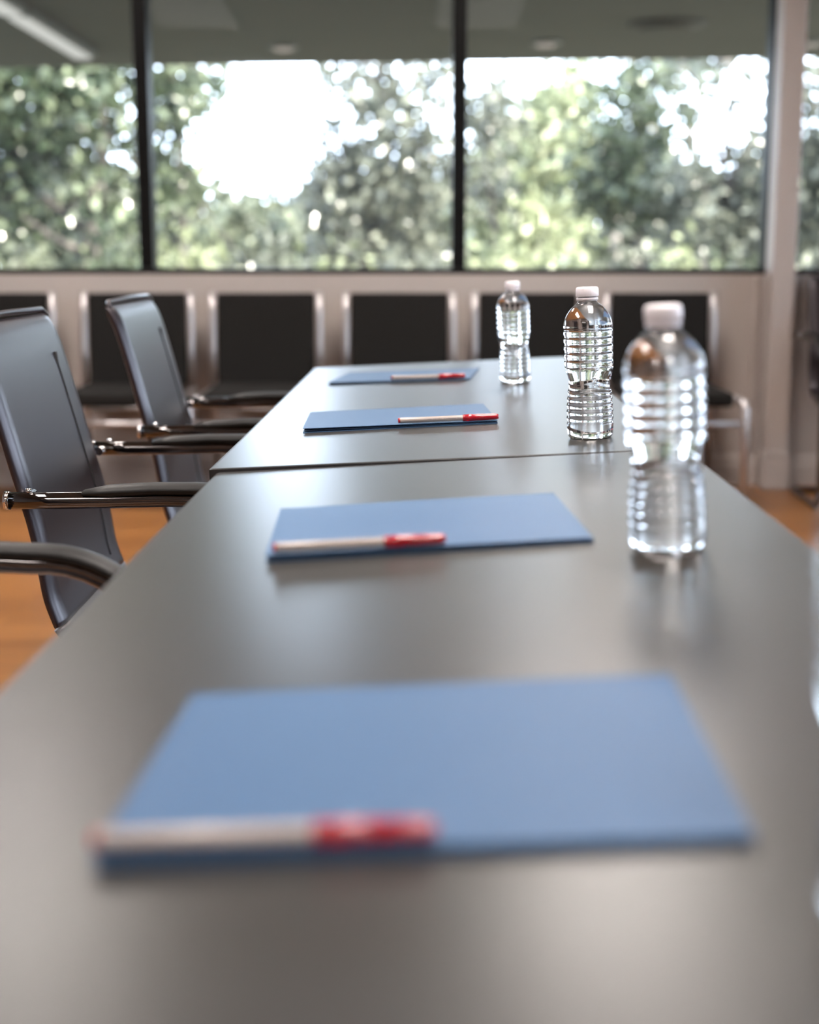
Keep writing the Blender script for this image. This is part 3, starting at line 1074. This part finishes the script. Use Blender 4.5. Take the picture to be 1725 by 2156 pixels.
        for i, (x, z) in enumerate(top):
            a, b = top[max(i - 1, 0)], top[min(i + 1, k_ - 1)]
            d = Vector((b[0] - a[0], b[1] - a[1])).normalized()
            nx, nz = -d.y, d.x
            q = 1.0 if 0 < i < k_ - 1 else 0.4
            for j in range(12):
                an = 2 * PI * j / 12
                oy, on = math.cos(an) * 0.021 * (0.6 + 0.4 * q), math.sin(an) * 0.0085 * q
                vs.append((x + nx * (on + 0.001), y + oy, z + nz * (on + 0.001)))
        for i in range(k_ - 1):
            for j in range(12):
                a, b = i * 12 + j, i * 12 + (j + 1) % 12
                fs.append((a, a + 12, b + 12, b))
        mb.add(vs, fs, True)
        mb.f += [tuple(range(12)), tuple((k_ - 1) * 12 + j for j in range(12))[::-1]]
        mb.sm += [False, False]
        mb.build('armrest_pad', 'pad', t)
    MB().tube([(0.03, -0.262, 0.012), (0.03, 0.262, 0.012)], 0.0118, 14).build('floor_crossbar', 'dark_chrome', t)
    for x in (0.16, 0.40):
        MB().tube([(x, -0.21, 0.392), (x, 0.21, 0.392)], 0.011, 12).build('seat_crossbar', 'dark_chrome', t)
    for s in (-1, 1):
        MB().tube([(0.15, s * 0.205, 0.392), (0.40, s * 0.205, 0.392), (0.44, s * 0.23, 0.392), (0.477, s * 0.258, 0.392)], 0.010, 12).build('seat_rail', 'dark_chrome', t)
    return t


chair = make_armchair()
for k, (x, y, rz, lab) in enumerate([
        (-0.549, 2.145, 0.0, 'dark leather armchair on the left, second from the front, across from the seam'),
        (-0.512, 2.905, 0.0, 'dark leather armchair on the left beside the far table, farther back'),
        (-0.728, 1.225, 0.0, 'armchair at the left front edge of which only a curved armrest shows'),
        (1.878, 5.84, -PI / 2 - 0.05, 'dark armchair by the window wall at the right edge, right of the beige post')]):
    o = chair if k == 0 else copy_tree(chair)
    o.location = (x, y, 0)
    o.rotation_euler = (0, 0, rz)
    tag(o, lab, 'chair', 'dark leather armchairs')


# ------------------------------------------------------------------ chairs along the wall
def make_wall_chair():
    """faces -y; origin on the floor under the back"""
    t = empty('side_chair')
    HW = 0.222
    # padded back, slightly reclined
    b = box(-0.203, 0.203, -0.022, 0.022, -0.19, 0.19)
    b.build('backrest', 'black_fabric', t, bevel=0.012, loc=(0, 0.02, 0.638), rot=(math.radians(-4), 0, 0), seg=3)
    box(-0.205, 0.205, -0.235, 0.235, -0.028, 0.028).build('seat', 'black_fabric', t, bevel=0.016, loc=(0, -0.265, 0.435), seg=3)
    for s in (-1, 1):
        x = s * 0.222
        up = [(x, 0.055, 0.02), (x, 0.01, 0.40), (x, 0.005, 0.52), (x, 0.022, 0.70), (x, 0.036, 0.835)]
        MB().tube([(x, 0.06, 0.0), (x, 0.02, 0.36), (x, 0.004, 0.44)], 0.013, 12).build('leg', 'satin', t)
        MB().tube([(x, 0.004, 0.44), (x, 0.008, 0.60), (x, 0.024, 0.74), (x, 0.035, 0.835)], 0.014, 12).build('back_post', 'satin', t)
        MB().tube([(x * 1.12, -0.51, 0.0), (x * 1.12, -0.505, 0.30), (x * 1.12, -0.50, 0.40), (x * 1.1, -0.488, 0.425), (x * 1.06, -0.46, 0.432)], 0.015, 12).build('leg', 'satin', t)
        MB().tube([(x * 1.04, 0.004, 0.432), (x * 1.04, -0.25, 0.432), (x * 1.06, -0.46, 0.432)], 0.011, 10).build('seat_rail', 'satin', t)
    MB().tube([(-0.248, -0.503, 0.345), (0.248, -0.503, 0.345)], 0.010, 10).build('front_stretcher', 'satin', t)
    MB().tube([(-0.222, 0.022, 0.345), (0.222, 0.022, 0.345)], 0.010, 10).build('rear_stretcher', 'satin', t)
    return t


wc = make_wall_chair()
xs = [-1.71, -1.133, -0.598, -0.043, 0.493, 1.042]
labs = ['leftmost black side chair along the window wall, cut by the picture edge',
        'black side chair along the wall, directly behind the far leather armchair',
        'black side chair along the wall, just left of the far table corner',
        'black side chair along the wall, behind the farthest folder',
        'black side chair along the wall, behind the farthest water bottle',
        'rightmost black side chair along the wall, next to the beige post']
for k, (x, lab) in enumerate(zip(xs, labs)):
    o = wc if k == 0 else copy_tree(wc)
    o.location = (x, 5.86, 0)
    tag(o, lab, 'chair', 'black side chairs along the window wall')
